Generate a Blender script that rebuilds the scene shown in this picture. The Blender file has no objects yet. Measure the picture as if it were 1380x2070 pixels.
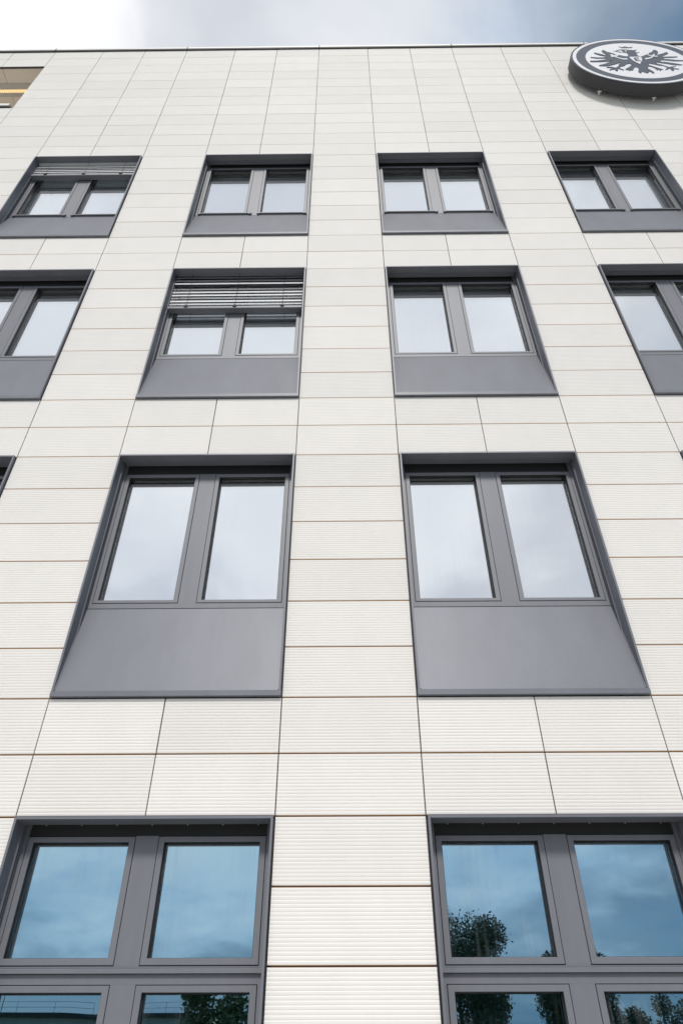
import bpy, bmesh, math, random
from mathutils import Matrix, Vector
from mathutils.geometry import tessellate_polygon
random.seed(7)
sc = bpy.context.scene
COL = sc.collection

# ------------------------------------------------------------------ camera
GZ = 2.93                       # height of the first row datum (head of the ground floor windows) above the pavement
cam_d = bpy.data.cameras.new('camera')
cam = bpy.data.objects.new('camera', cam_d); COL.objects.link(cam)
_R = Vector((0.99995029, 0.00988285, -0.0013245))
_U = Vector((0.00730189, -0.63531471, 0.77221882))
_F = Vector((-0.00679024, 0.7721901, 0.63535529))
m = Matrix((( _R.x, _U.x, -_F.x, 0.4949), (_R.y, _U.y, -_F.y, -4.8512), (_R.z, _U.z, -_F.z, GZ - 1.3327), (0, 0, 0, 1)))
cam.matrix_world = m
cam_d.sensor_fit = 'VERTICAL'; cam_d.sensor_height = 36.0; cam_d.lens = 23.883
cam_d.clip_start = 0.05; cam_d.clip_end = 3000
sc.camera = cam

# ------------------------------------------------------------------ sky, sun, exposure
SUN_EL, SUN_AZ = math.radians(47.5), math.radians(0)      # veiled sun in front of the facade
W = bpy.data.worlds.new('World'); sc.world = W; W.use_nodes = True
nt = W.node_tree; nt.nodes.clear()
def wn(t, **k):
    n = nt.nodes.new(t)
    for a, b in k.items(): setattr(n, a, b)
    return n
def wl(a, b): nt.links.new(a, b)
def wmath(op, a, b=None, c=None, clamp=False):
    n = wn('ShaderNodeMath', operation=op); n.use_clamp = clamp
    for i, v in enumerate((a, b, c)):
        if v is None: continue
        if isinstance(v, (int, float)): n.inputs[i].default_value = v
        else: wl(v, n.inputs[i])
    return n.outputs[0]
tc = wn('ShaderNodeTexCoord'); sep = wn('ShaderNodeSeparateXYZ'); wl(tc.outputs['Generated'], sep.inputs[0])
sky = wn('ShaderNodeTexSky', sky_type='NISHITA'); sky.sun_disc = False
sky.sun_elevation = SUN_EL; sky.sun_rotation = math.pi + SUN_AZ; sky.air_density = 1.0; sky.dust_density = 0.6; sky.ozone_density = 2.0
dx, dy, dz = sep.outputs
zz = wmath('ADD', wmath('MAXIMUM', dz, 0.0), 0.22)
cmb = wn('ShaderNodeCombineXYZ'); wl(wmath('DIVIDE', dx, zz), cmb.inputs[0]); wl(wmath('DIVIDE', dy, zz), cmb.inputs[1])
CLOUD_SEED = 3.7
cmb.inputs[2].default_value = CLOUD_SEED
def wnoise(scale, detail, rough, dist):
    n = wn('ShaderNodeTexNoise'); n.inputs['Scale'].default_value = scale; n.inputs['Detail'].default_value = detail
    n.inputs['Roughness'].default_value = rough; n.inputs['Distortion'].default_value = dist
    wl(cmb.outputs[0], n.inputs['Vector']); return n.outputs['Fac']
n1 = wnoise(1.25, 7, 0.55, 0.6); n2 = wnoise(3.2, 6, 0.5, 0.3)
tone = wmath('ADD', wmath('MULTIPLY', n1, 1.25), wmath('MULTIPLY', n2, 1.1))
tone = wmath('ADD', tone, wmath('MULTIPLY', wmath('MULTIPLY', dx, wmath('ADD', dz, 0.25)), -1.05))
tone = wmath('ADD', tone, wmath('MULTIPLY', dy, -1.15))
tone = wmath('ADD', tone, wmath('MULTIPLY', dz, 1.95))
low = wmath('SUBTRACT', 1.0, wmath('DIVIDE', dz, 0.22), clamp=True)          # bluer towards the horizon
tone = wmath('SUBTRACT', tone, wmath('MULTIPLY', low, 0.66))
tone = wmath('MULTIPLY', wmath('SUBTRACT', tone, 1.79), 0.7, clamp=True)
rmp = wn('ShaderNodeValToRGB'); wl(tone, rmp.inputs[0])
cr = rmp.color_ramp; cr.elements[0].position = 0.0; cr.elements[0].color = (0.048, 0.105, 0.178, 1)
cr.elements[1].position = 1.0; cr.elements[1].color = (0.56, 0.565, 0.575, 1)
for p_, c_ in ((0.24, (0.150, 0.19, 0.240)), (0.44, (0.31, 0.352, 0.41)), (0.60, (0.41, 0.428, 0.455)), (0.86, (0.45, 0.455, 0.47))):
    e = cr.elements.new(p_); e.color = (*c_, 1)
cover = wmath('MULTIPLY_ADD', n2, 0.8, 0.45, clamp=True)
bg1 = wn('ShaderNodeBackground'); wl(sky.outputs[0], bg1.inputs[0]); bg1.inputs[1].default_value = 0.05
bg2 = wn('ShaderNodeBackground'); wl(rmp.outputs[0], bg2.inputs[0]); bg2.inputs[1].default_value = 1.0
mx = wn('ShaderNodeMixShader'); wl(cover, mx.inputs[0]); wl(bg1.outputs[0], mx.inputs[1]); wl(bg2.outputs[0], mx.inputs[2])
wo = wn('ShaderNodeOutputWorld'); wl(mx.outputs[0], wo.inputs[0])

sl = bpy.data.lights.new('sun', 'SUN'); sl.energy = 1.25; sl.angle = math.radians(10); sl.color = (1.0, 0.965, 0.91)
so = bpy.data.objects.new('sun', sl); COL.objects.link(so)
sd = Vector((math.sin(-SUN_AZ) * math.cos(SUN_EL), -math.cos(SUN_AZ) * math.cos(SUN_EL), math.sin(SUN_EL)))
so.rotation_euler = sd.to_track_quat('Z', 'Y').to_euler(); so.location = sd * 60
sc.view_settings.view_transform = 'Standard'; sc.view_settings.look = 'None'
sc.view_settings.gamma = 1; sc.view_settings.use_curve_mapping = False
sc.view_settings.exposure = 1.03

# ------------------------------------------------------------------ helpers
def obj(name, mesh, parent=None, loc=None):
    o = bpy.data.objects.new(name, mesh); COL.objects.link(o)
    if parent: o.parent = parent
    if loc is not None: o.location = loc
    return o
def thing(name, label, cat, loc=(0, 0, 0), group=None):
    o = bpy.data.objects.new(name, None); COL.objects.link(o); o.location = loc
    o.empty_display_size = 0.2
    tag(o, label, cat, group); return o
def tag(o, label, cat, group=None):
    o['label'] = label; o['category'] = cat
    if group: o['group'] = group
def box(bm, x0, x1, y0, y1, z0, z1, mi=0):
    v = [bm.verts.new(p) for p in ((x0,y0,z0),(x1,y0,z0),(x1,y1,z0),(x0,y1,z0),(x0,y0,z1),(x1,y0,z1),(x1,y1,z1),(x0,y1,z1))]
    for f in ((0,1,5,4),(1,2,6,5),(2,3,7,6),(3,0,4,7),(4,5,6,7),(3,2,1,0)):
        bm.faces.new([v[i] for i in f]).material_index = mi
def quad(bm, pts, mi=0):
    bm.faces.new([bm.verts.new(p) for p in pts]).material_index = mi
def prism_x(bm, prof, x0, x1, mi=0):
    """closed profile of (y,z) extruded along x"""
    a = [bm.verts.new((x0, y, z)) for y, z in prof]; b = [bm.verts.new((x1, y, z)) for y, z in prof]
    n = len(prof)
    for i in range(n):
        j = (i + 1) % n
        bm.faces.new((a[i], a[j], b[j], b[i])).material_index = mi
    bm.faces.new(a[::-1]).material_index = mi; bm.faces.new(b).material_index = mi
def ring(bm, o, i, y0, y1, c=0.002, mi=0, inner=None):
    """rectangular frame o=(x0,x1,z0,z1) with opening i, front y0, back y1, chamfered front edges"""
    def loop(r, y, g):
        x0, x1, z0, z1 = r
        return [bm.verts.new(p) for p in ((x0+g,y,z0+g),(x1-g,y,z0+g),(x1-g,y,z1-g),(x0+g,y,z1-g))]
    L = [loop(o, y1, 0), loop(o, y0 + c, 0), loop(o, y0, c), loop(i, y0, -c), loop(i, y0 + c, 0), loop(i, y1, 0)]
    L.append(L[0])
    for q, (a, b) in enumerate(zip(L, L[1:])):
        for k in range(4):
            l = (k + 1) % 4
            bm.faces.new((a[k], a[l], b[l], b[k])).material_index = inner if inner is not None and q == 4 else mi
def tube(bm, p, q, r, n=6, r2=None, mi=0):
    p, q = Vector(p), Vector(q); d = (q - p).normalized()
    u = d.orthogonal().normalized(); w = d.cross(u); r2 = r if r2 is None else r2
    a = [bm.verts.new(p + (u*math.cos(t) + w*math.sin(t))*r) for t in [2*math.pi*k/n for k in range(n)]]
    b = [bm.verts.new(q + (u*math.cos(t) + w*math.sin(t))*r2) for t in [2*math.pi*k/n for k in range(n)]]
    for k in range(n):
        bm.faces.new((a[k], a[(k+1) % n], b[(k+1) % n], b[k])).material_index = mi
    bm.faces.new(a[::-1]).material_index = mi; bm.faces.new(b).material_index = mi
def mesh(name, bm, *mats, fix=True):
    if fix: bmesh.ops.recalc_face_normals(bm, faces=bm.faces)
    me = bpy.data.meshes.new(name); bm.to_mesh(me); bm.free()
    for mt in mats: me.materials.append(mt)
    return me
def stuff(o): o['kind'] = 'stuff'; return o
def structure(o): o['kind'] = 'structure'; return o

# ------------------------------------------------------------------ materials
def new_mat(name):
    mt = bpy.data.materials.new(name); mt.use_nodes = True
    t = mt.node_tree; return mt, t, t.nodes['Principled BSDF']
def N(t, typ, **k):
    n = t.nodes.new(typ)
    for a, b in k.items():
        if a in n.inputs: n.inputs[a].default_value = b
        else: setattr(n, a, b)
    return n
def vary(t, b, base, amt, scale, stretch=(1, 1, 1), per_obj=0.0, detail=6, coord='Object'):
    """base colour with soft mottling, and a small difference from piece to piece"""
    co = N(t, 'ShaderNodeTexCoord'); mp = N(t, 'ShaderNodeMapping'); mp.inputs['Scale'].default_value = stretch
    oi = N(t, 'ShaderNodeObjectInfo'); ad = N(t, 'ShaderNodeVectorMath', operation='ADD')
    sclr = N(t, 'ShaderNodeMath', operation='MULTIPLY'); sclr.inputs[1].default_value = 37.0
    t.links.new(oi.outputs['Random'], sclr.inputs[0])
    t.links.new(co.outputs[coord], mp.inputs[0]); t.links.new(mp.outputs[0], ad.inputs[0]); t.links.new(sclr.outputs[0], ad.inputs[1])
    nz = N(t, 'ShaderNodeTexNoise', Scale=scale, Detail=detail, Roughness=0.6); t.links.new(ad.outputs[0], nz.inputs['Vector'])
    a = N(t, 'ShaderNodeMath', operation='MULTIPLY_ADD'); a.inputs[1].default_value = 2*amt; a.inputs[2].default_value = 1 - amt
    t.links.new(nz.outputs['Fac'], a.inputs[0])
    p = N(t, 'ShaderNodeMath', operation='MULTIPLY_ADD'); p.inputs[1].default_value = 2*per_obj; p.inputs[2].default_value = 1 - per_obj
    t.links.new(oi.outputs['Random'], p.inputs[0])
    q = N(t, 'ShaderNodeMath', operation='MULTIPLY'); t.links.new(a.outputs[0], q.inputs[0]); t.links.new(p.outputs[0], q.inputs[1])
    v = N(t, 'ShaderNodeVectorMath', operation='SCALE'); v.inputs[0].default_value = base[:3]; t.links.new(q.outputs[0], v.inputs['Scale'])
    t.links.new(v.outputs[0], b.inputs['Base Color'])
    return nz, ad
def simple(name, base, rough=0.5, metal=0.0, amt=0.06, scale=6, stretch=(1,1,1), per_obj=0.0, bump=0.0, bscale=60, spec=0.5):
    mt, t, b = new_mat(name)
    b.inputs['Roughness'].default_value = rough; b.inputs['Metallic'].default_value = metal
    b.inputs['Specular IOR Level'].default_value = spec
    nz, ad = vary(t, b, base, amt, scale, stretch, per_obj)
    if bump:
        n2_ = N(t, 'ShaderNodeTexNoise', Scale=bscale, Detail=3); t.links.new(ad.outputs[0], n2_.inputs['Vector'])
        bp = N(t, 'ShaderNodeBump', Strength=bump, Distance=0.01); t.links.new(n2_.outputs['Fac'], bp.inputs['Height'])
        t.links.new(bp.outputs[0], b.inputs['Normal'])
    return mt
M = {}
M['ceramic'] = simple('glazed_ceramic', (0.80, 0.774, 0.745), 0.62, 0, 0.045, 2.0, (1.6, 1, 1.2), 0.032, 0.03, 90, 0.2)
M['clay'] = simple('raw_clay_edge', (0.64, 0.46, 0.28), 0.85, 0, 0.1, 8)
M['backing'] = simple('backing_rail', (0.44, 0.27, 0.11), 0.7, 0, 0.15, 4)
M['metal'] = simple('anthracite_metal', (0.154, 0.161, 0.186), 0.46, 0.1, 0.17, 1.6, (2.5, 2.5, .7), 0.015, 0.04, 9, 0.35)
M['metal_dark'] = simple('shadow_gap_black', (0.02, 0.02, 0.022), 0.7)
M['gasket_and_shade'] = simple('black_gasket_and_head_shade', (0.018, 0.018, 0.020), 0.6)  # black seals; also the painted shade of the window heads
M['joint'] = simple('joint_profile_brown', (0.07, 0.05, 0.035), 0.7)
M['frame'] = simple('frame_metal', (0.158, 0.164, 0.186), 0.5, 0.1, 0.11, 4, (4, 4, 0.35), 0.01, 0.03, 120)
M['alu'] = simple('blind_aluminium', (0.62, 0.63, 0.65), 0.55, 0.1, 0.04, 5)
M['white_metal'] = simple('pale_coping_metal', (0.70, 0.69, 0.66), 0.4, 0.1, 0.05, 2)
M['soffit'] = simple('tan_soffit', (0.76, 0.69, 0.60), 0.6, 0, 0.06, 3, per_obj=0.02)
M['room'] = simple('room_wall', (0.5, 0.52, 0.48), 0.8)
M['room_ceil'] = simple('room_ceiling', (0.85, 0.86, 0.83), 0.8)
M['sign_dark'] = simple('sign_slate_blue', (0.045, 0.062, 0.095), 0.65, 0, 0.03, 3, spec=0.3)
M['sign_rim'] = simple('sign_rim_charcoal', (0.030, 0.030, 0.034), 0.5, 0, 0.1, 3)
M['sign_white'] = simple('sign_white', (0.69, 0.685, 0.73), 0.5, 0, 0.02, 3)
M['plaster'] = simple('side_render', (0.5, 0.48, 0.45), 0.8, 0, 0.1, 1)
M['steel'] = simple('galvanised_steel', (0.45, 0.45, 0.45), 0.4, 0.8)

def glass_mat(name, dirt, refl, k, rc, tc_):
    mt, t, b = new_mat(name); t.nodes.remove(b); out = t.nodes['Material Output']
    gl = N(t, 'ShaderNodeBsdfGlossy', Color=(*rc, 1), Roughness=0.0)
    tr = N(t, 'ShaderNodeBsdfTransparent', Color=(*tc_, 1))
    co = N(t, 'ShaderNodeTexCoord'); oi = N(t, 'ShaderNodeObjectInfo')
    ad = N(t, 'ShaderNodeVectorMath', operation='MULTIPLY_ADD'); ad.inputs[1].default_value = (1, 1, 1)
    sclr = N(t, 'ShaderNodeMath', operation='MULTIPLY'); sclr.inputs[1].default_value = 53.0
    t.links.new(oi.outputs['Random'], sclr.inputs[0]); t.links.new(co.outputs['Object'], ad.inputs[0]); t.links.new(sclr.outputs[0], ad.inputs[2])
    nz = N(t, 'ShaderNodeTexNoise', Scale=1.6, Detail=1); t.links.new(ad.outputs[0], nz.inputs['Vector'])
    bp = N(t, 'ShaderNodeBump', Strength=0.05, Distance=0.02); t.links.new(nz.outputs['Fac'], bp.inputs['Height'])
    t.links.new(bp.outputs[0], gl.inputs['Normal'])
    lw = N(t, 'ShaderNodeLayerWeight', Blend=0.5); fr = N(t, 'ShaderNodeMath', operation='POWER'); fr.inputs[1].default_value = 5.0
    t.links.new(lw.outputs['Facing'], fr.inputs[0])
    mr = N(t, 'ShaderNodeMath', operation='MULTIPLY_ADD'); mr.inputs[1].default_value = k; mr.inputs[2].default_value = refl; mr.use_clamp = True
    t.links.new(fr.outputs[0], mr.inputs[0])
    mix = N(t, 'ShaderNodeMixShader'); t.links.new(mr.outputs[0], mix.inputs[0]); t.links.new(tr.outputs[0], mix.inputs[1]); t.links.new(gl.outputs[0], mix.inputs[2])
    # rain streaks: thin film of dust drawn out down the pane
    mp = N(t, 'ShaderNodeMapping'); mp.inputs['Scale'].default_value = (38, 1, 1.1); t.links.new(ad.outputs[0], mp.inputs[0])
    sn = N(t, 'ShaderNodeTexNoise', Scale=1.0, Detail=5, Roughness=0.65); t.links.new(mp.outputs[0], sn.inputs['Vector'])
    bn = N(t, 'ShaderNodeTexNoise', Scale=1.7, Detail=2); t.links.new(ad.outputs[0], bn.inputs['Vector'])
    ml = N(t, 'ShaderNodeMath', operation='MULTIPLY'); t.links.new(sn.outputs['Fac'], ml.inputs[0]); t.links.new(bn.outputs['Fac'], ml.inputs[1])
    rp = N(t, 'ShaderNodeMapRange'); rp.inputs[1].default_value = 0.25; rp.inputs[2].default_value = 0.48; rp.inputs[3].default_value = 0.0; rp.inputs[4].default_value = dirt
    t.links.new(ml.outputs[0], rp.inputs[0])
    df = N(t, 'ShaderNodeBsdfDiffuse', Color=(0.5, 0.52, 0.53, 1))
    m2 = N(t, 'ShaderNodeMixShader'); t.links.new(rp.outputs[0], m2.inputs[0]); t.links.new(mix.outputs[0], m2.inputs[1]); t.links.new(df.outputs[0], m2.inputs[2])
    t.links.new(m2.outputs[0], out.inputs[0]); return mt
CLEAR, COAT, GREEN = (0.97, 0.98, 1.0), (0.935, 0.955, 1.0), (0.60, 0.95, 0.77)
M['glass'] = glass_mat('outer_glass', 0.03, 0.06, 0.9, CLEAR, (0.97, 0.985, 0.985))
M['glass_low'] = glass_mat('outer_glass_dusty', 0.12, 0.06, 0.9, CLEAR, (0.93, 0.98, 0.99))
M['coat_low'] = glass_mat('coated_inner_glass_blue', 0.0, 0.66, 0.2, (0.60, 0.85, 1.0), GREEN)
M['coat'] = glass_mat('coated_inner_glass', 0.0, 0.75, 0.2, COAT, GREEN)
mt, t, b = new_mat('warm_lamp'); b.inputs['Base Color'].default_value = (0.9, 0.8, 0.6, 1)
b.inputs['Emission Color'].default_value = (1.0, 0.62, 0.20, 1); b.inputs['Emission Strength'].default_value = 0.5
M['lamp'] = mt
def leaf_mat(name, c0, c1):
    mt, t, b = new_mat(name); b.inputs['Roughness'].default_value = 0.55
    g = N(t, 'ShaderNodeNewGeometry'); r = N(t, 'ShaderNodeValToRGB'); t.links.new(g.outputs['Random Per Island'], r.inputs[0])
    r.color_ramp.elements[0].color = (*c0, 1); r.color_ramp.elements[1].color = (*c1, 1)
    t.links.new(r.outputs[0], b.inputs['Base Color']); return mt
M['leaf'] = leaf_mat('leaf_green', (0.028, 0.055, 0.018), (0.075, 0.115, 0.04))
M['leaf_dark'] = leaf_mat('leaf_dark_green', (0.02, 0.042, 0.025), (0.085, 0.115, 0.065))
M['bark'] = simple('bark', (0.10, 0.075, 0.055), 0.9, 0, 0.3, 8, (1, 1, .2), 0, 0.4, 20)
M['asphalt'] = simple('asphalt', (0.055, 0.055, 0.058), 0.85, 0, 0.2, 12, bump=0.2)
M['paving'] = simple('paving', (0.47, 0.455, 0.43), 0.8, 0, 0.12, 5, bump=0.1)
M['grass'] = simple('verge', (0.06, 0.09, 0.03), 0.9, 0, 0.4, 10, bump=0.3)
# ------------------------------------------------------------------ ground
S = 0.425                                  # height of one course of cladding
WC, WP = 1.019, 0.8797                     # wide panel between the windows, panel of the window bays
BAY = WC + 2*WP
bm = bmesh.new(); quad(bm, ((-700,-700,-0.16),(700,-700,-0.16),(700,700,-0.16),(-700,700,-0.16)))
structure(obj('ground', mesh('ground', bm, M['grass'])))
bm = bmesh.new(); box(bm, -60, 60, -16.5, 0.25, -0.15, 0.0)  # unseen forecourt, drawn wide and pale to bounce light up the facade
pv = structure(obj('pavement', mesh('pavement', bm, M['paving'])))
bm = bmesh.new(); box(bm, -60, 60, -16.66, -16.505, -0.15, 0.004)
obj('kerb', mesh('kerb', bm, M['paving']), pv)
bm = bmesh.new(); quad(bm, ((-60,-24,-0.13),(60,-24,-0.13),(60,-16.66,-0.13),(-60,-16.66,-0.13)))
rd = structure(obj('road', mesh('road', bm, M['asphalt'])))

# ------------------------------------------------------------------ the office building
bld = thing('office_building', 'office block clad in pale ribbed ceramic panels with grey framed windows', 'building')
C0, C1 = -3, 3                             # window bays left and right of the column in front of the camera
XL, XR = C0*BAY - BAY + 0.0, C1*BAY + WC + 2*WP
def bay_x(c): return c*BAY + WC            # left edge of the window bay to the right of column c
BAYS = [bay_x(c) for c in range(C0 - 1, C1 + 1)]
XL = BAYS[0] - WC
FLOORS = {'ground': -6, 'first': 2, 'second': 10, 'third': 18}     # bottom course of the windows (6 courses high)
LOGX = -2*WC - 4*WP                        # right jamb of the loggia
ROWTOP = 36
cells = []                                 # x, width, course
def in_loggia(x, i): return x + 0.1 < LOGX and 29 <= i < 34
for i in range(-6, ROWTOP):
    for c in range(C0 - 1, C1 + 1):
        x = c*BAY
        if not in_loggia(x, i): cells.append((x, WC, i))
        for k in (0, 1):
            xx = x + WC + k*WP
            if in_loggia(xx, i): continue
            if any(b0 <= i < b0 + 6 for b0 in FLOORS.values()): continue
            cells.append((xx, WP, i))

def panel_profile():
    """ribbed front: 18 rounded ribs, closed by a flat back"""
    n = 18; z0, z1 = 0.0055, S - 0.0055; p = (z1 - z0)/n
    pts = []
    for k in range(n):
        z = z0 + k*p
        pts += [(0.0054, z + 0.0003), (0.0028, z + 0.13*p), (0.0013, z + 0.36*p), (0.0002, z + 0.70*p), (0.0005, z + 0.93*p)]
    pts.append((0.0054, z1))
    return pts + [(0.030, z1), (0.030, z0)]
PROF = panel_profile()
def raw_edges(bm):
    for f in bm.faces:                    # glazed face, raw clay edges and back
        if f.calc_center_median().y > .0119: f.material_index = 1
def panel_mesh(w):
    bm = bmesh.new(); prism_x(bm, PROF, 0.0045, w - 0.0045); raw_edges(bm)
    return mesh('cladding_panel', bm, M['ceramic'], M['clay'])
PM = {WC: panel_mesh(WC), WP: panel_mesh(WP)}
# the panels that show largest are objects; those farthest off are joined
cp, cr_, cu, cf = cam.matrix_world.translation, _R, _U, _F
FPX = 1373.3
def shown(x, w, i):
    ps = []
    for a, bb in ((x, i), (x + w, i), (x + w, i + 1), (x, i + 1)):
        d = Vector((a, 0, GZ + bb*S)) - cp; z = d.dot(cf)
        if z < 0.1: return 0
        ps.append((min(max(690 + FPX*d.dot(cr_)/z, 0), 1380), min(max(1035 - FPX*d.dot(cu)/z, 0), 2070)))
    return abs(sum(ps[k][0]*ps[(k+1) % 4][1] - ps[(k+1) % 4][0]*ps[k][1] for k in range(4)))/2
cells.sort(key=lambda c: -shown(*c))
for x, w, i in cells[:300]:
    o = obj('cladding_panel', PM[w], bld, (x + random.uniform(-.0006, .0006), random.uniform(-.0008, .0008), GZ + i*S))
bm = bmesh.new()
for x, w, i in cells[300:]:
    pr = PROF if shown(x, w, i) > 0 else [(0, .0045), (0, S - .0045), (.03, S - .0045), (.03, .0045)]
    prism_x(bm, [(y, z + GZ + i*S) for y, z in pr], x + 0.0045, x + w - 0.0045)
raw_edges(bm)
stuff(obj('cladding_panels', mesh('cladding_panels', bm, M['ceramic'], M['clay']), bld))

bm = bmesh.new()
for x, w, i in cells: box(bm, x - .016, x + .016, .0306, .0335, GZ + i*S, GZ + (i + 1)*S)
stuff(obj('joint_profiles', mesh('joint_profiles', bm, M['joint']), bld))

# wall behind the panels: carrier layer close behind them, masonry further in, both with the openings left free
def wall_layer(bm, y0, y1, grow):
    def band(za, zb, spans):
        for a, b_ in spans: box(bm, a, b_, y0, y1, za, zb)
    z = -6*S
    full = [(XL, XR)]
    piers = []; x = XL
    for b_ in BAYS: piers.append((x, b_ - grow)); x = b_ + 2*WP + grow
    if x < XR: piers.append((x, XR))
    for b0 in FLOORS.values():
        if b0*S > z + .01: band(GZ + z, GZ + b0*S, full)
        band(GZ + b0*S, GZ + (b0 + 6)*S, piers); z = (b0 + 6)*S
    band(GZ + z, GZ + 29*S, full); band(GZ + 29*S, GZ + 34*S, [(LOGX, XR)]); band(GZ + 34*S + (.034 if y0 < .1 else 0), GZ + 36*S, full)
bm = bmesh.new(); wall_layer(bm, 0.034, 0.066, -0.004)
obj('carrier_wall', mesh('carrier_wall', bm, M['backing']), bld)
bm = bmesh.new(); wall_layer(bm, 0.30, 0.55, 0.0)
box(bm, XL, XL + .3, 0.55, 14, 0.39, GZ + 36*S); box(bm, XR - .3, XR, 0.55, 14, 0.39, GZ + 36*S); box(bm, XL, XR, 14, 14.3, 0.39, GZ + 36*S)
box(bm, XL - .03, XL, 0.0, 14.3, 0.39, GZ + 36*S); box(bm, XR, XR + .03, 0.0, 14.3, 0.39, GZ + 36*S)
obj('wall', mesh('wall', bm, M['plaster']), bld)
bm = bmesh.new(); box(bm, XL, XR, 0.012, 0.5, -0.1, GZ - 6*S - .006)
obj('plinth', mesh('plinth', bm, M['metal']), bld)
bm = bmesh.new(); box(bm, XL, XR, 0.56, 14, GZ + 36*S - .4, GZ + 36*S - .1)
obj('roof', mesh('roof', bm, M['asphalt']), bld)
# parapet: pale capping over a dark drip profile, in lengths
bm = bmesh.new(); prism_x(bm, [(-.034, .018), (-.034, .085), (.60, .115), (.60, .018)], 0.003, BAY - .003)
cm = mesh('coping', bm, M['white_metal'])
bm = bmesh.new(); box(bm, 0.001, BAY - .001, -.026, .40, -.016, .016); box(bm, -.012, .012, -.036, -.024, -.018, .1)
dm = mesh('drip_profile', bm, M['sign_rim'])
x = XL
while x < XR - .1:
    o = obj('coping', cm, bld, (x + WP*.0, 0, GZ + ROWTOP*S)); obj('drip_profile', dm, o)
    x += BAY

# loggia at the top left
zs, zb = GZ + 34*S, GZ + 29*S
bm = bmesh.new(); box(bm, 0.004, WP - .004, 0.02, 1.70, 0, .02)
sm = mesh('soffit_panel', bm, M['soffit'])
k = 1
while LOGX - k*WP > XL - .01:
    obj('soffit_panel', sm, bld, (LOGX - k*WP, 0, zs + .012)); k += 1
bm = bmesh.new(); box(bm, XL, LOGX, .03, 1.75, .045, .09); obj('soffit_carrier', mesh('soffit_carrier', bm, M['metal_dark']), bld, (0, 0, zs))
bm = bmesh.new(); box(bm, XL, LOGX - .002, 1.70, 1.9, zb, zs + .01); box(bm, LOGX - .015, LOGX - .001, .031, 1.70, zb, zs + .01)
box(bm, XL, LOGX - .002, .05, 1.75, zb - .1, zb - .02)
obj('loggia_wall', mesh('loggia_wall', bm, M['soffit']), bld)
bm = bmesh.new(); prism_x(bm, [(-.036, .018), (-.036, .098), (.45, .115), (.45, .018)], XL, LOGX - .07)
o = obj('loggia_coping', mesh('loggia_coping', bm, M['white_metal']), bld, (0, 0, zb))
bm = bmesh.new(); box(bm, XL, LOGX - .03, -.02, .40, -.012, .0175); obj('drip_profile', mesh('drip_profile', bm, M['metal_dark']), o)
bm = bmesh.new(); box(bm, XL, LOGX - .002, -.004, .03, -.022, -.003); obj('edge_trim', mesh('edge_trim', bm, M['sign_rim']), bld, (0, 0, zs))
# lamp under the loggia ceiling
lamp = thing('strip_light', 'warm glowing strip light under the tan loggia ceiling at top left', 'light', (LOGX - 1.2, .44, zs - .012))
bm = bmesh.new(); box(bm, -1.2, 1.12, -.031, .031, .006, .020); obj('housing', mesh('housing', bm, M['white_metal']), lamp)
bm = bmesh.new()
for k in range(52):
    xx = -1.18 + k*.0435; box(bm, xx, xx + .024, -.027, .027, -.002, .0055)
stuff(obj('lit_cells', mesh('lit_cells', bm, M['lamp']), lamp))

# ------------------------------------------------------------------ windows
WW = 2*WP; HH = 6*S
TH = 0.016
JX = 0.009                                # gap between cladding and surround
def mk(fn, *mats, fix=True):
    bm = bmesh.new(); fn(bm); return mesh(fn.__name__, bm, *mats, fix=fix)
def surround(bm):
    zb_ = 0.004
    for x0 in (-.004, WW - .010): box(bm, x0, x0 + .014, .026, .0332, 0, HH, 1)
    for x0 in (JX, WW - JX - TH): (box(bm, x0, x0 + TH, -.030, .032, zb_, HH - .0055), box(bm, x0, x0 + TH, .032, .160, zb_, HH + .28))
    box(bm, JX + TH, WW - JX - TH, -.030, .070, HH - .022, HH - .006)
    box(bm, JX + TH, WW - JX - TH, .064, .070, HH - .006, HH + .28)
    prism_x(bm, [(-.031, .003), (-.031, .044), (-.024, .048), (.004, .048), (.004, .003)], JX - .002, WW - JX + .002)
def surround_ground(bm):
    for x0 in (-.004, WW - .010): box(bm, x0, x0 + .014, .026, .0332, 0, HH, 1)
    for x0 in (JX, WW - JX - TH): (box(bm, x0, x0 + TH, -.030, .032, 0, HH - .0055), box(bm, x0, x0 + TH, .032, .160, 0, HH + .28))
    box(bm, JX + TH, WW - JX - TH, -.030, .110, HH - .022, HH - .006)
    box(bm, JX + TH, WW - JX - TH, .104, .110, HH - .006, HH + .28)
F0, F1 = JX + TH, WW - JX - TH
def frame_bars(bm, z_bot, z_sash, z_top):
    for a, b_ in ((F0, .0625), (WW - .0625, F1)): box(bm, a, b_, .148, .29, z_bot, HH + .28)
    box(bm, F0, F1, .060, .292, HH + .28, HH + .30)
def shade_black_head_fn(z_top):
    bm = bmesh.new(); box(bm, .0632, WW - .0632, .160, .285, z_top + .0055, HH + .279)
    return mesh('shade_black_head', bm, M['gasket_and_shade'])  # head of the window frame, its deep shade put into the black colour
def frame(bm):
    frame_bars(bm, .878, .925, 2.43)
    box(bm, .0625, WW - .0625, .148, .29, .878, .9255)
    # rebates behind the shadow joints
    box(bm, .0625, .092, .186, .229, .9255, 2.434); box(bm, WW - .092, WW - .0625, .186, .229, .9255, 2.434)
    box(bm, .092, WW - .092, .186, .229, .9255, .945); box(bm, .092, WW - .092, .186, .229, 2.415, 2.434)
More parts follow.
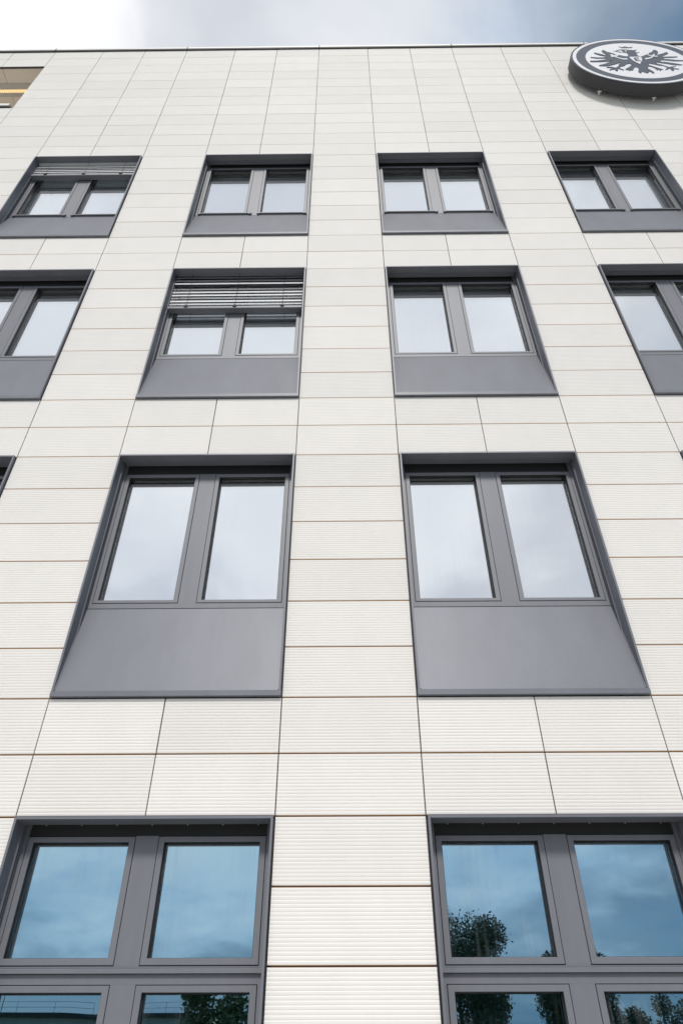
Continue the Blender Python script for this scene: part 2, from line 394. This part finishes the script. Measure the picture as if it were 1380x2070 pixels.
def frame_ground(bm):
    frame_bars(bm, 0.0, 0, 2.46)
    box(bm, .0625, WW - .0625, .148, .29, 1.6235, 1.676)
    prism_x(bm, [(.126, 1.6785), (.126, 1.700), (.130, 1.7035), (.148, 1.7065), (.29, 1.7065), (.29, 1.6785)], F0 + .001, F1 - .001)
    box(bm, .0625, WW - .0625, .148, .29, 1.7075, 1.7165)
    box(bm, .0625, WW - .0625, .148, .29, 0.0, .045)
    for za, zb_ in ((1.7165, 2.464), (.045, 1.6235)):
        box(bm, .0625, .092, .186, .229, za, zb_); box(bm, WW - .092, WW - .0625, .186, .229, za, zb_)
        box(bm, .092, WW - .092, .186, .229, za, za + .02); box(bm, .092, WW - .092, .186, .229, zb_ - .02, zb_)
def mullion(bm):
    box(bm, .8025, WW - .8025, .148, .29, .9257, 2.4345); box(bm, .775, WW - .775, .187, .228, .946, 2.414)
def mullion_ground(bm):
    for za, zb_ in ((1.7168, 2.4645), (.0455, 1.6232)):
        box(bm, .8025, WW - .8025, .148, .29, za, zb_); box(bm, .775, WW - .775, .187, .228, za + .021, zb_ - .021)
def sash_fn(z0, z1, g0, g1):
    def sash(bm):
        ring(bm, (.0665, .7985, z0, z1), (.107, .758, g0, g1), .144, .276, .0025, inner=1)
        # glazing bead, set back
        ring(bm, (.1065, .7585, g0 - .0005, g1 + .0005), (.113, .752, g0 + .006, g1 - .006), .181, .1855, .001, mi=1)
    return mesh_of(sash)
def mesh_of(f):
    bm = bmesh.new(); f(bm); return mesh('sash', bm, M['frame'], M['gasket_and_shade'])
def pane_fn(g0, g1, mat):
    bm = bmesh.new(); box(bm, .1075, .7575, .1860, .2080, g0 + .0005, g1 - .0005)
    for f in bm.faces:
        if .2079 < f.calc_center_median().y: f.material_index = 1
    return mesh('pane', bm, mat, M['coat_low'] if mat is M['glass_low'] else M['coat'])
def sill_panel(bm):
    a, b_ = (-.0225, .0485), (.1475, .871)
    prism_x(bm, [a, b_, (b_[0], b_[1] - .004), (a[0] + .004, a[1])], F0 + .002, F1 - .002)
    for x0 in (F0 + .001, F1 - .010):
        prism_x(bm, [(a[0] - .003, a[1] + .004), (b_[0] - .006, b_[1]), (b_[0] - .0005, b_[1]), (a[0] + .001, a[1])], x0, x0 + .009)
def guide_rail_l(bm):
    prism_x(bm, [(.088, .592), (.088, HH + .2), (.094, HH + .2), (.094, .62)], F0 - .001, F0 + .012)
    prism_x(bm, [(.118, .74), (.118, HH + .2), (.124, HH + .2), (.124, .77)], F0 - .001, F0 + .012)
def guide_rail_r(bm):
    prism_x(bm, [(.088, .592), (.088, HH + .2), (.094, HH + .2), (.094, .62)], F1 - .012, F1 + .001)
    prism_x(bm, [(.118, .74), (.118, HH + .2), (.124, HH + .2), (.124, .77)], F1 - .012, F1 + .001)
def blind_rail(bm):
    prism_x(bm, [(.080, -.012), (.077, -.008), (.077, .016), (.139, .016), (.139, -.008), (.136, -.012)], F0 + .016, F1 - .016)
def drip_bar_fn(x0, x1):
    bm = bmesh.new(); prism_x(bm, [(.128, .902), (.126, .906), (.126, .920), (.130, .923), (.1475, .923), (.1475, .902)], x0, x1)
    for xe in (x0, x1 - .05): box(bm, xe, xe + .04, .122, .1475, .886, .9015)
    return mesh('drip_bar', bm, M['frame'])
def room(bm):
    x0, x1, y0, y1, z0, z1 = -.25, WW + .25, .56, 3.6, .3, HH + .22
    quad(bm, ((x0,y1,z0),(x1,y1,z0),(x1,y1,z1),(x0,y1,z1))); quad(bm, ((x0,y0,z0),(x0,y1,z0),(x0,y1,z1),(x0,y0,z1)))
    quad(bm, ((x1,y0,z0),(x1,y1,z0),(x1,y1,z1),(x1,y0,z1))); quad(bm, ((x0,y0,z0),(x1,y0,z0),(x1,y1,z0),(x0,y1,z0)))
    quad(bm, ((x0,y0,z1),(x1,y0,z1),(x1,y1,z1),(x0,y1,z1)), 1)
    # lining between frame and room
    for xa in (F0 - .002, F1 + .002): quad(bm, ((xa,.2925,.3),(xa,.56,.3),(xa,.56,z1),(xa,.2925,z1)))
    quad(bm, ((x0,y0,z0),(x0,y0,z1),(F0 - .002,y0,z1),(F0 - .002,y0,z0))); quad(bm, ((x1,y0,z0),(x1,y0,z1),(F1 + .002,y0,z1),(F1 + .002,y0,z0)))
    quad(bm, ((F0,.2925,.86),(F1,.2925,.86),(F1,y0,.86),(F0,y0,.86)))
    quad(bm, ((F0,y0,.86),(F1,y0,.86),(F1,y0,z0),(F0,y0,z0)))
    quad(bm, ((F0,.2935,z1),(F1,.2935,z1),(F1,y0,z1),(F0,y0,z1)), 1)
def screws(bm):
    for k in range(7):
        x = .16 + k*.245; box(bm, x - .003, x + .003, .1575, .160, HH - .016, HH - .010)

MS = dict(surround=mk(surround, M['metal'], M['gasket_and_shade']), surround_ground=mk(surround_ground, M['metal'], M['gasket_and_shade']), frame=mk(frame, M['frame']),
    frame_ground=mk(frame_ground, M['frame']), mullion=mk(mullion, M['frame']), mullion_ground=mk(mullion_ground, M['frame']),
    sill=mk(sill_panel, M['metal']), gl=mk(guide_rail_l, M['metal']), gr=mk(guide_rail_r, M['metal']), rail=mk(blind_rail, M['metal']),
    room=mk(room, M['room'], M['room_ceil'], fix=False), screws=mk(screws, M['alu']),
    sash=sash_fn(.930, 2.430, .960, 2.390), pane=pane_fn(.960, 2.390, M['glass']),
    sash_hi=sash_fn(1.721, 2.460, 1.758, 2.425), pane_hi=pane_fn(1.758, 2.425, M['glass_low']),
    sash_lo=sash_fn(.050, 1.619, .090, 1.583), pane_lo=pane_fn(.090, 1.583, M['glass_low']),
    box=shade_black_head_fn(2.43), box_g=shade_black_head_fn(2.46), bar_a=drip_bar_fn(.075, .880), bar_b=drip_bar_fn(.955, 1.70))
SHIFT = WW - .865                          # from the left leaf to the right leaf
def make_window(x, floor, lowered):
    z = GZ + FLOORS[floor]*S
    g = floor == 'ground'
    w = obj('window', MS['surround_ground' if g else 'surround'], bld, (x, 0, z))
    obj('frame', MS['frame_ground' if g else 'frame'], w); obj('mullion', MS['mullion_ground' if g else 'mullion'], w)
    for dx_ in (0, SHIFT):
        if g:
            for s_, p_ in (('sash_hi', 'pane_hi'), ('sash_lo', 'pane_lo')):
                obj('sash', MS[s_], w, (dx_, 0, 0)); obj('pane', MS[p_], w, (dx_, 0, 0))
        else:
            obj('sash', MS['sash'], w, (dx_, 0, 0)); obj('pane', MS['pane'], w, (dx_, 0, 0))
    obj('room', MS['room'], w); obj('shade_black_head', MS['box_g' if g else 'box'], w)
    if g: obj('screws', MS['screws'], w)
    else:
        obj('sill_panel', MS['sill'], w)
        if not lowered: obj('blind_rail', MS['rail'], w, (0, 0, HH))
    obj('guide_rail', MS['gl'], w); obj('guide_rail', MS['gr'], w)
    if floor == 'third':
        obj('drip_bar', MS['bar_a'], w); obj('drip_bar', MS['bar_b'], w)
    return w
LOWERED = {('second', -1), ('third', -2)}
for c in range(C0, C1):
    for fl in FLOORS:
        make_window(bay_x(c), fl, (fl, c) in LOWERED)
# outermost bays, out of the picture: closed with plain boards
bm = bmesh.new()
for x in (BAYS[0], BAYS[-1]):
    for b0 in FLOORS.values(): box(bm, x + .003, x + WW - .003, .07, .2, GZ + b0*S, GZ + (b0 + 6)*S)
obj('closing_board', mesh('closing_board', bm, M['metal']), bld)

# ------------------------------------------------------------------ venetian blinds (hang in the window heads)
def slat_mesh():
    bm = bmesh.new(); n = 5; wdt = .078; tilt = math.radians(72); prev = None
    for s_, off in ((0, 0), ):
        rows = []
        for k in range(n + 1):
            t_ = k/n - .5; y = t_*wdt; bow = .006*(1 - 4*t_*t_)
            yy = y*math.cos(tilt) - bow*math.sin(tilt); z_ = y*math.sin(tilt) + bow*math.cos(tilt)
            rows.append([bm.verts.new((xx, yy, z_)) for xx in (F0 + .020, F1 - .020)])
        for a, b_ in zip(rows, rows[1:]): bm.faces.new((a[0], a[1], b_[1], b_[0]))
    bmesh.ops.solidify(bm, geom=bm.faces[:], thickness=.0008)
    return mesh('slat', bm, M['alu'])
SLAT = slat_mesh()
def bottom_rail_m():
    bm = bmesh.new(); prism_x(bm, [(.062, .0), (.060, .006), (.060, .040), (.064, .044), (.138, .044), (.140, .04), (.140, .006), (.138, 0)], F0 + .018, F1 - .018)
    return mesh('bottom_rail', bm, M['frame'])
BR = bottom_rail_m()
def clip_m():
    bm = bmesh.new(); box(bm, -.026, .026, .050, .0598, .028, .052); box(bm, -.012, .012, .046, .050, .020, .058); box(bm, -.02, .02, .0598, .10, .0442, .052)
    return mesh('clip', bm, M['metal_dark'])
CLIP = clip_m()
def venetian(x, floor, zrail, n, pitch, label):
    z = GZ + FLOORS[floor]*S
    v = thing('venetian_blind', label, 'blind', (x, 0, z + zrail), 'lowered venetian blinds')
    obj('bottom_rail', BR, v)
    for k in range(n):
        s_ = obj('slat', SLAT, v, (0, .098, .075 + k*pitch)); s_.rotation_euler.x = random.uniform(-.012, .012)
    ln = .075 + n*pitch
    bm = bmesh.new()
    for xc in (.27, .88, 1.475): tube(bm, (xc, .062, .04), (xc, .062, ln + .1), .0022, 5); tube(bm, (xc, .134, .04), (xc, .134, ln + .1), .0022, 5)
    obj('ladder_cord', mesh('ladder_cord', bm, M['metal_dark']), v)
    for xc in (.27, .88, 1.475): obj('clip', CLIP, v, (xc, 0, 0))
    bm = bmesh.new(); box(bm, F0 + .018, F1 - .018, .072, .128, ln + .02, ln + .06); obj('head_rail', mesh('head_rail', bm, M['alu']), v)
venetian(bay_x(-1), 'second', 1.770, 11, .0665, 'venetian blind lowered a third of the way, silver slats spread above two panes')
venetian(bay_x(-2), 'third', 2.055, 6, .058, 'venetian blind mostly drawn up, few slats visible in top left window')

# ------------------------------------------------------------------ round club sign on the facade
XS, ZS, YS = 6.05, GZ + 13.43, -.30
sign = thing('emblem_sign', 'large round slate and white sign with crowned eagle emblem near the parapet', 'sign', (XS, YS, ZS))
def disc(bm, r, y0, y1, n=96, ch=0.0):
    prof = [(0, y0), (r - ch, y0), (r, y0 + ch), (r, y1), (0, y1)] if ch else [(0, y0), (r, y0), (r, y1), (0, y1)]
    rings = []
    for rr, y in prof:
        rings.append([bm.verts.new((0, y, 0))] if rr == 0 else [bm.verts.new((rr*math.cos(a), y, rr*math.sin(a))) for a in [2*math.pi*k/n for k in range(n)]])
    for A, B in zip(rings, rings[1:]):
        for k in range(n):
            l = (k + 1) % n
            if len(A) == 1: bm.faces.new((A[0], B[k], B[l]))
            elif len(B) == 1: bm.faces.new((A[k], A[l], B[0]))
            else: bm.faces.new((A[k], A[l], B[l], B[k]))
def annulus(bm, r0, r1, y0, y1, n=96):
    L = [[bm.verts.new((r*math.cos(a), y, r*math.sin(a))) for a in [2*math.pi*k/n for k in range(n)]] for r, y in ((r0, y1), (r0, y0), (r1, y0), (r1, y1))]
    for A, B in zip(L, L[1:] + L[:1]):
        for k in range(n): bm.faces.new((A[k], A[(k+1) % n], B[(k+1) % n], B[k]))
bm = bmesh.new(); disc(bm, 1.222, 0, .2, ch=.008); obj('sign_box', mesh('sign_box', bm, M['sign_rim']), sign)
bm = bmesh.new(); annulus(bm, 1.120, 1.185, -.006, .002); obj('outer_ring', mesh('outer_ring', bm, M['sign_white']), sign)
bm = bmesh.new(); annulus(bm, .945, 1.1195, -.004, .002); annulus(bm, 1.1855, 1.218, -.004, .002); obj('slate_ring', mesh('slate_ring', bm, M['sign_dark']), sign)
bm = bmesh.new(); disc(bm, .9445, -.005, .002); obj('sign_face', mesh('sign_face', bm, M['sign_white']), sign)
EAGLE_DARK={
'crown':[(-161,745),(-125,737),(-93,713),(-31,756),(12,716),(55,703),(124,744),(72,652),(-118,659),(-134,703)],
'head':[(-63,492),(-32,563),(35,545),(94,536),(160,568),(118,513),(98,482),(102,402),(161,417),(148,385),(102,371),(90,342),(80,266),(93,178),(80,103),(-127,110),(-126,186),(-96,250),(-86,320),(-97,393)],
'beak':[(-42,514),(-31,567),(-122,584),(-187,573),(-249,537),(-272,495),(-222,525),(-159,545),(-151,491),(-134,468),(-159,429),(-140,401),(-97,386),(-71,448),(-103,482),(-102,516),(-48,546)],
'tongue':[(-321,497),(-269,490),(-204,448),(-150,422),(-213,413),(-283,466)],
'body':[(-119,142),(18,148),(95,187),(140,185),(198,231),(258,282),(311,280),(257,43),(250,-85),(173,-208),(145,-280),(108,-372),(73,-463),(56,-554),(70,-604),(29,-673),(-5,-716),(-43,-671),(-79,-620),(-113,-704),(-137,-700),(-153,-627),(-120,-548),(-96,-447),(-111,-395),(-157,-404),(-196,-454),(-218,-520),(-248,-554),(-219,-423),(-172,-255),(-198,-154)],
'right_wing':[(244,260),(304,284),(321,357),(393,409),(434,475),(466,546),(508,517),(523,454),(512,383),(456,259),(553,311),(679,404),(695,344),(662,285),(529,170),(535,77),(500,9),(423,-73),(326,-176),(300,-217),(240,-194),(176,-198),(138,-165)],
'rf1':[(511,146),(641,153),(737,150),(814,158),(792,111),(695,88),(524,88)],
'rf2':[(493,35),(597,10),(732,-35),(858,-56),(922,-67),(844,-100),(673,-105),(540,-56),(448,-28)],
'rf3':[(371,-99),(480,-130),(640,-209),(765,-290),(737,-320),(610,-306),(486,-233),(338,-161)],
'rthigh':[(172,-187),(257,-186),(318,-230),(396,-288),(375,-333),(327,-321),(251,-257),(188,-219)],
'rfoot':[(388,-288),(483,-411),(520,-385),(620,-368),(546,-417),(546,-464),(634,-508),(620,-536),(535,-502),(526,-559),(489,-616),(472,-517),(482,-462),(441,-499),(393,-538),(366,-558),(386,-504),(452,-428),(383,-319)],
'rplume':[(130,-269),(194,-350),(269,-445),(334,-522),(318,-546),(296,-535),(260,-609),(261,-544),(249,-523),(209,-573),(213,-512),(197,-440),(157,-378),(106,-351)],
'rtail':[(67,-463),(104,-561),(133,-666),(112,-720),(90,-709),(66,-618),(36,-573)],
'lplume':[(-162,-239),(-174,-259),(-194,-304),(-253,-385),(-324,-460),(-351,-500),(-329,-535),(-305,-526),(-302,-546),(-283,-577),(-264,-539),(-249,-558),(-217,-535),(-163,-404)],
'left_wing':[(-548,487),(-525,535),(-487,534),(-456,443),(-412,408),(-342,340),(-343,291),(-324,275),(-263,249),(-218,221),(-167,187),(-107,185),(-108,98),(-96,-157),(-157,-301),(-183,-207),(-219,-206),(-264,-235),(-333,-331),(-372,-340),(-388,-273),(-352,-149),(-394,-168),(-455,-61),(-562,45),(-570,136),(-547,200),(-481,281),(-508,326),(-542,404)],
'lf1':[(-714,419),(-623,349),(-549,281),(-478,263),(-525,195),(-632,253),(-713,355)],
'lf2':[(-839,171),(-733,143),(-624,131),(-566,151),(-493,144),(-552,88),(-744,96),(-826,129)],
'lf3':[(-898,-42),(-737,-28),(-566,32),(-509,80),(-432,-30),(-562,-72),(-716,-96),(-893,-91)],
'lf4':[(-784,-280),(-653,-202),(-485,-60),(-432,-30),(-337,-132),(-450,-212),(-580,-291),(-683,-321),(-768,-310)],
'lleg':[(-349,-138),(-371,-335),(-386,-335),(-455,-439),(-427,-477),(-382,-519),(-390,-543),(-429,-501),(-471,-459),(-501,-505),(-496,-540),(-513,-585),(-550,-548),(-530,-490),(-595,-498),(-642,-537),(-651,-524),(-619,-477),(-542,-445),(-581,-411),(-674,-399),(-656,-363),(-572,-376),(-517,-419),(-480,-389),(-400,-283),(-414,-262),(-373,-200)]}
EAGLE_WHITE={
'shield':[(-115,131),(109,130),(95,6),(62,-99),(-16,-254),(-66,-158),(-96,-52),(-110,34)],
'stem_l':[(-329,110),(-286,76),(-234,45),(-168,51),(-189,-8),(-249,-10),(-304,34),(-341,80)],
'cross_l':[(-436,288),(-400,274),(-373,216),(-292,252),(-294,213),(-355,172),(-320,110),(-342,76),(-398,156),(-467,115),(-433,174),(-443,229)],
'stem_r':[(163,51),(224,59),(291,111),(336,170),(368,245),(410,281),(403,244),(362,169),(317,90),(253,26),(199,-2),(148,-11)],
'cross_r':[(268,233),(323,196),(433,160),(424,123),(350,132),(269,189)]}
EAGLE_LETTER={
'e_stem':[(-54,64),(-16,67),(-22,20),(-18,-33),(-34,-96),(-54,-95),(-53,0)],
'e1':[(-17,78),(51,76),(45,52),(-20,55)],
'e2':[(-26,6),(41,1),(34,-22),(-26,-16)],
'e3':[(-38,-79),(49,-93),(42,-118),(-41,-102)]}

def plates(name, polys, y0, mat):
    bm = bmesh.new()
    for k, pts in enumerate(polys.values()):
        yf = y0 - .0004*k
        a = [bm.verts.new((x/1000, yf, z/1000)) for x, z in pts]; b_ = [bm.verts.new((x/1000, -.0045, z/1000)) for x, z in pts]
        n = len(a)
        for i in range(n): bm.faces.new((a[i], a[(i+1) % n], b_[(i+1) % n], b_[i]))
        for t_ in tessellate_polygon([[v.co for v in a]]):
            tri = [a[q] for q in t_]
            if (tri[1].co - tri[0].co).cross(tri[2].co - tri[0].co).y > 0: tri.reverse()
            if (tri[1].co - tri[0].co).cross(tri[2].co - tri[0].co).length > 1e-9: bm.faces.new(tri)
    return obj(name, mesh(name, bm, mat, fix=False), sign)
crown = EAGLE_DARK.pop('crown')
plates('crown', {'a': crown}, -.008, M['sign_dark'])
plates('eagle', EAGLE_DARK, -.008, M['sign_dark'])
sh = {'shield': EAGLE_WHITE.pop('shield')}
plates('wing_band', EAGLE_WHITE, -.019, M['sign_white'])
plates('shield', sh, -.019, M['sign_white'])
plates('letter', EAGLE_LETTER, -.023, M['sign_dark'])
bm = bmesh.new()
tube(bm, (0, 0, 0), (0, .13, 0), .035, 10); box(bm, -.07, .07, .08, .0985, -.07, .07)
bk = mesh('bracket', bm, M['steel'])
for a in (35, 90, 145, 205, 235, 270, 305, 335):
    obj('bracket', bk, sign, (.88*math.cos(math.radians(a)), .2, .88*math.sin(math.radians(a))))
bm = bmesh.new(); tube(bm, (-.032, 0, 0), (.032, 0, 0), .013, 8); box(bm, -.012, .012, -.01, .05, -.008, .008)
lm_ = mesh('cable_gland', bm, M['white_metal'])
for xg, zg in ((-.86, -.90), (.04, -1.235)):
    obj('cable_gland', lm_, sign, (xg, .215, zg))

# ------------------------------------------------------------------ across the street (seen mirrored in the ground floor panes)
def crown_mesh(seed, rx, rz, n, leaf, mat):
    rnd = random.Random(seed); bm = bmesh.new()
    lobes = [(Vector((rnd.uniform(-.6, .6)*rx, rnd.uniform(-.6, .6)*rx, rnd.uniform(-.65, .75)*rz)), rnd.uniform(.3, .5)) for _ in range(14)]
    for k in range(n):
        c, s_ = rnd.choice(lobes)
        d = Vector((rnd.gauss(0, 1), rnd.gauss(0, 1), rnd.gauss(0, 1))).normalized()*(rnd.random()**.4)
        if rnd.random() < .05: d *= 1.25
        p = c + Vector((d.x*rx*s_, d.y*rx*s_, d.z*rz*s_*.9))
        u = Vector((rnd.gauss(0, 1), rnd.gauss(0, 1), rnd.gauss(0, .6))).normalized(); w = u.orthogonal().normalized()
        w = (w*math.cos(rnd.random()*6.28) + u.cross(w)*math.sin(rnd.random()*6.28)).normalized()
        l = leaf*rnd.uniform(.6, 1.3)
        bm.faces.new([bm.verts.new(p + q) for q in (-u*l, w*l*.45, u*l, -w*l*.45)])
    return mesh('crown', bm, mat, fix=False)
def trunk_mesh(seed, h, r, rx):
    rnd = random.Random(seed); bm = bmesh.new(); p = Vector((0, 0, -.2)); q = None
    segs = 5
    for k in range(segs):
        q = p + Vector((rnd.uniform(-.12, .12), rnd.uniform(-.12, .12), (h + .2)/segs)); tube(bm, p, q, r*(1 - .13*k), 9, r*(1 - .13*(k + 1))); p = q
    for k in range(9):
        a = rnd.random()*6.28; b0 = Vector((0, 0, h*rnd.uniform(.5, .95))); e_ = Vector((math.cos(a)*rx*.7, math.sin(a)*rx*.7, h*rnd.uniform(.95, 1.35)))
        mid = b0.lerp(e_, .5) + Vector((0, 0, -.15*h*rnd.random())); tube(bm, b0, mid, r*.32, 6, r*.2); tube(bm, mid, e_, r*.2, 6, r*.05)
    return mesh('trunk', bm, M['bark'])
TREES = [('tall dense dark tree across the street mirrored in right ground floor pane', 9.1, -60, 11.9, 5.0, 34000, .14, 'leaf_dark'),
    ('broad dark tree standing right of the tallest tree across the street', 18.8, -61, 9.9, 3.6, 20000, .15, 'leaf_dark'),
    ('low bushy tree between the broad tree and the farthest right tree', 23.0, -63, 5.6, 2.3, 8000, .14, 'leaf_dark'),
    ('farthest right low tree in the row across the street', 27.0, -62, 6.3, 2.6, 8000, .14, 'leaf_dark'),
    ('small leafy tree near the kerb mirrored in left ground floor pane', -4.1, -25, 4.7, 1.75, 7000, .11, 'leaf')]
for k, (lab, x, y, h, rx, n, lf, mt_) in enumerate(TREES):
    t_ = thing('tree', lab, 'tree', (x, y, -.16), 'trees across the street')
    zc = h*.56; rz = h - zc
    obj('crown', crown_mesh(k + 5, rx, rz*1.05, n, lf, M[mt_]), t_, (0, 0, zc + .1))
    obj('trunk', trunk_mesh(k + 40, h*.6, .05*rx + .06, rx), t_)
def neighbour(label, x0, x1, y, h, win):
    b_ = thing('neighbouring_house', label, 'building', ((x0 + x1)/2, y, -.16), 'flat roofed houses across the street')
    w = (x1 - x0)/2
    bm = bmesh.new(); box(bm, -w, w, -9, 0, 0, h); obj('wall', mesh('wall', bm, M['plaster']), b_)
    bm = bmesh.new(); box(bm, -w - .3, w + .3, -9.3, .3, h + .002, h + .3); obj('roof', mesh('roof', bm, M['sign_rim']), b_)
    bm = bmesh.new(); n = max(3, int(w*2/2.6))
    for k in range(n + 1):
        xx = -w + .2 + (2*w - .4)*k/n; tube(bm, (xx, -.1, h + .3), (xx, -.1, h + 1.0), .018, 5)
    for zz_ in (.65, 1.0): tube(bm, (-w + .2, -.1, h + zz_), (w - .2, -.1, h + zz_), .018, 5)
    obj('railing', mesh('railing', bm, M['steel']), b_)
    bm = bmesh.new(); box(bm, -.7, .7, 0, .06, 0, 1.3); wm = mesh('window', bm, M['frame'])
    bm = bmesh.new(); box(bm, -.62, .62, .0605, .07, .08, 1.22); gm = mesh('pane', bm, M['glass'])
    for k in range(win):
        o_ = obj('window', wm, b_, (-w + (k + .5)*2*w/win, .002, h*.45)); obj('pane', gm, o_)
    for xm, hm in ((w*.2, 2.0), (w*.32, 2.3)) if win > 3 else ():
        bm = bmesh.new(); tube(bm, (xm, -2, h + .3), (xm, -2, h + hm), .03, 5); tube(bm, (xm - .3, -2, h + hm - .3), (xm + .3, -2, h + hm - .3), .02, 5); obj('antenna', mesh('antenna', bm, M['sign_rim']), b_)
neighbour('long flat roofed house across the street with railing and masts', -42, -18.7, -58, 4.85, 8)
neighbour('small flat roofed house between the long house and the trees', -16, -9.5, -60, 4.9, 3)
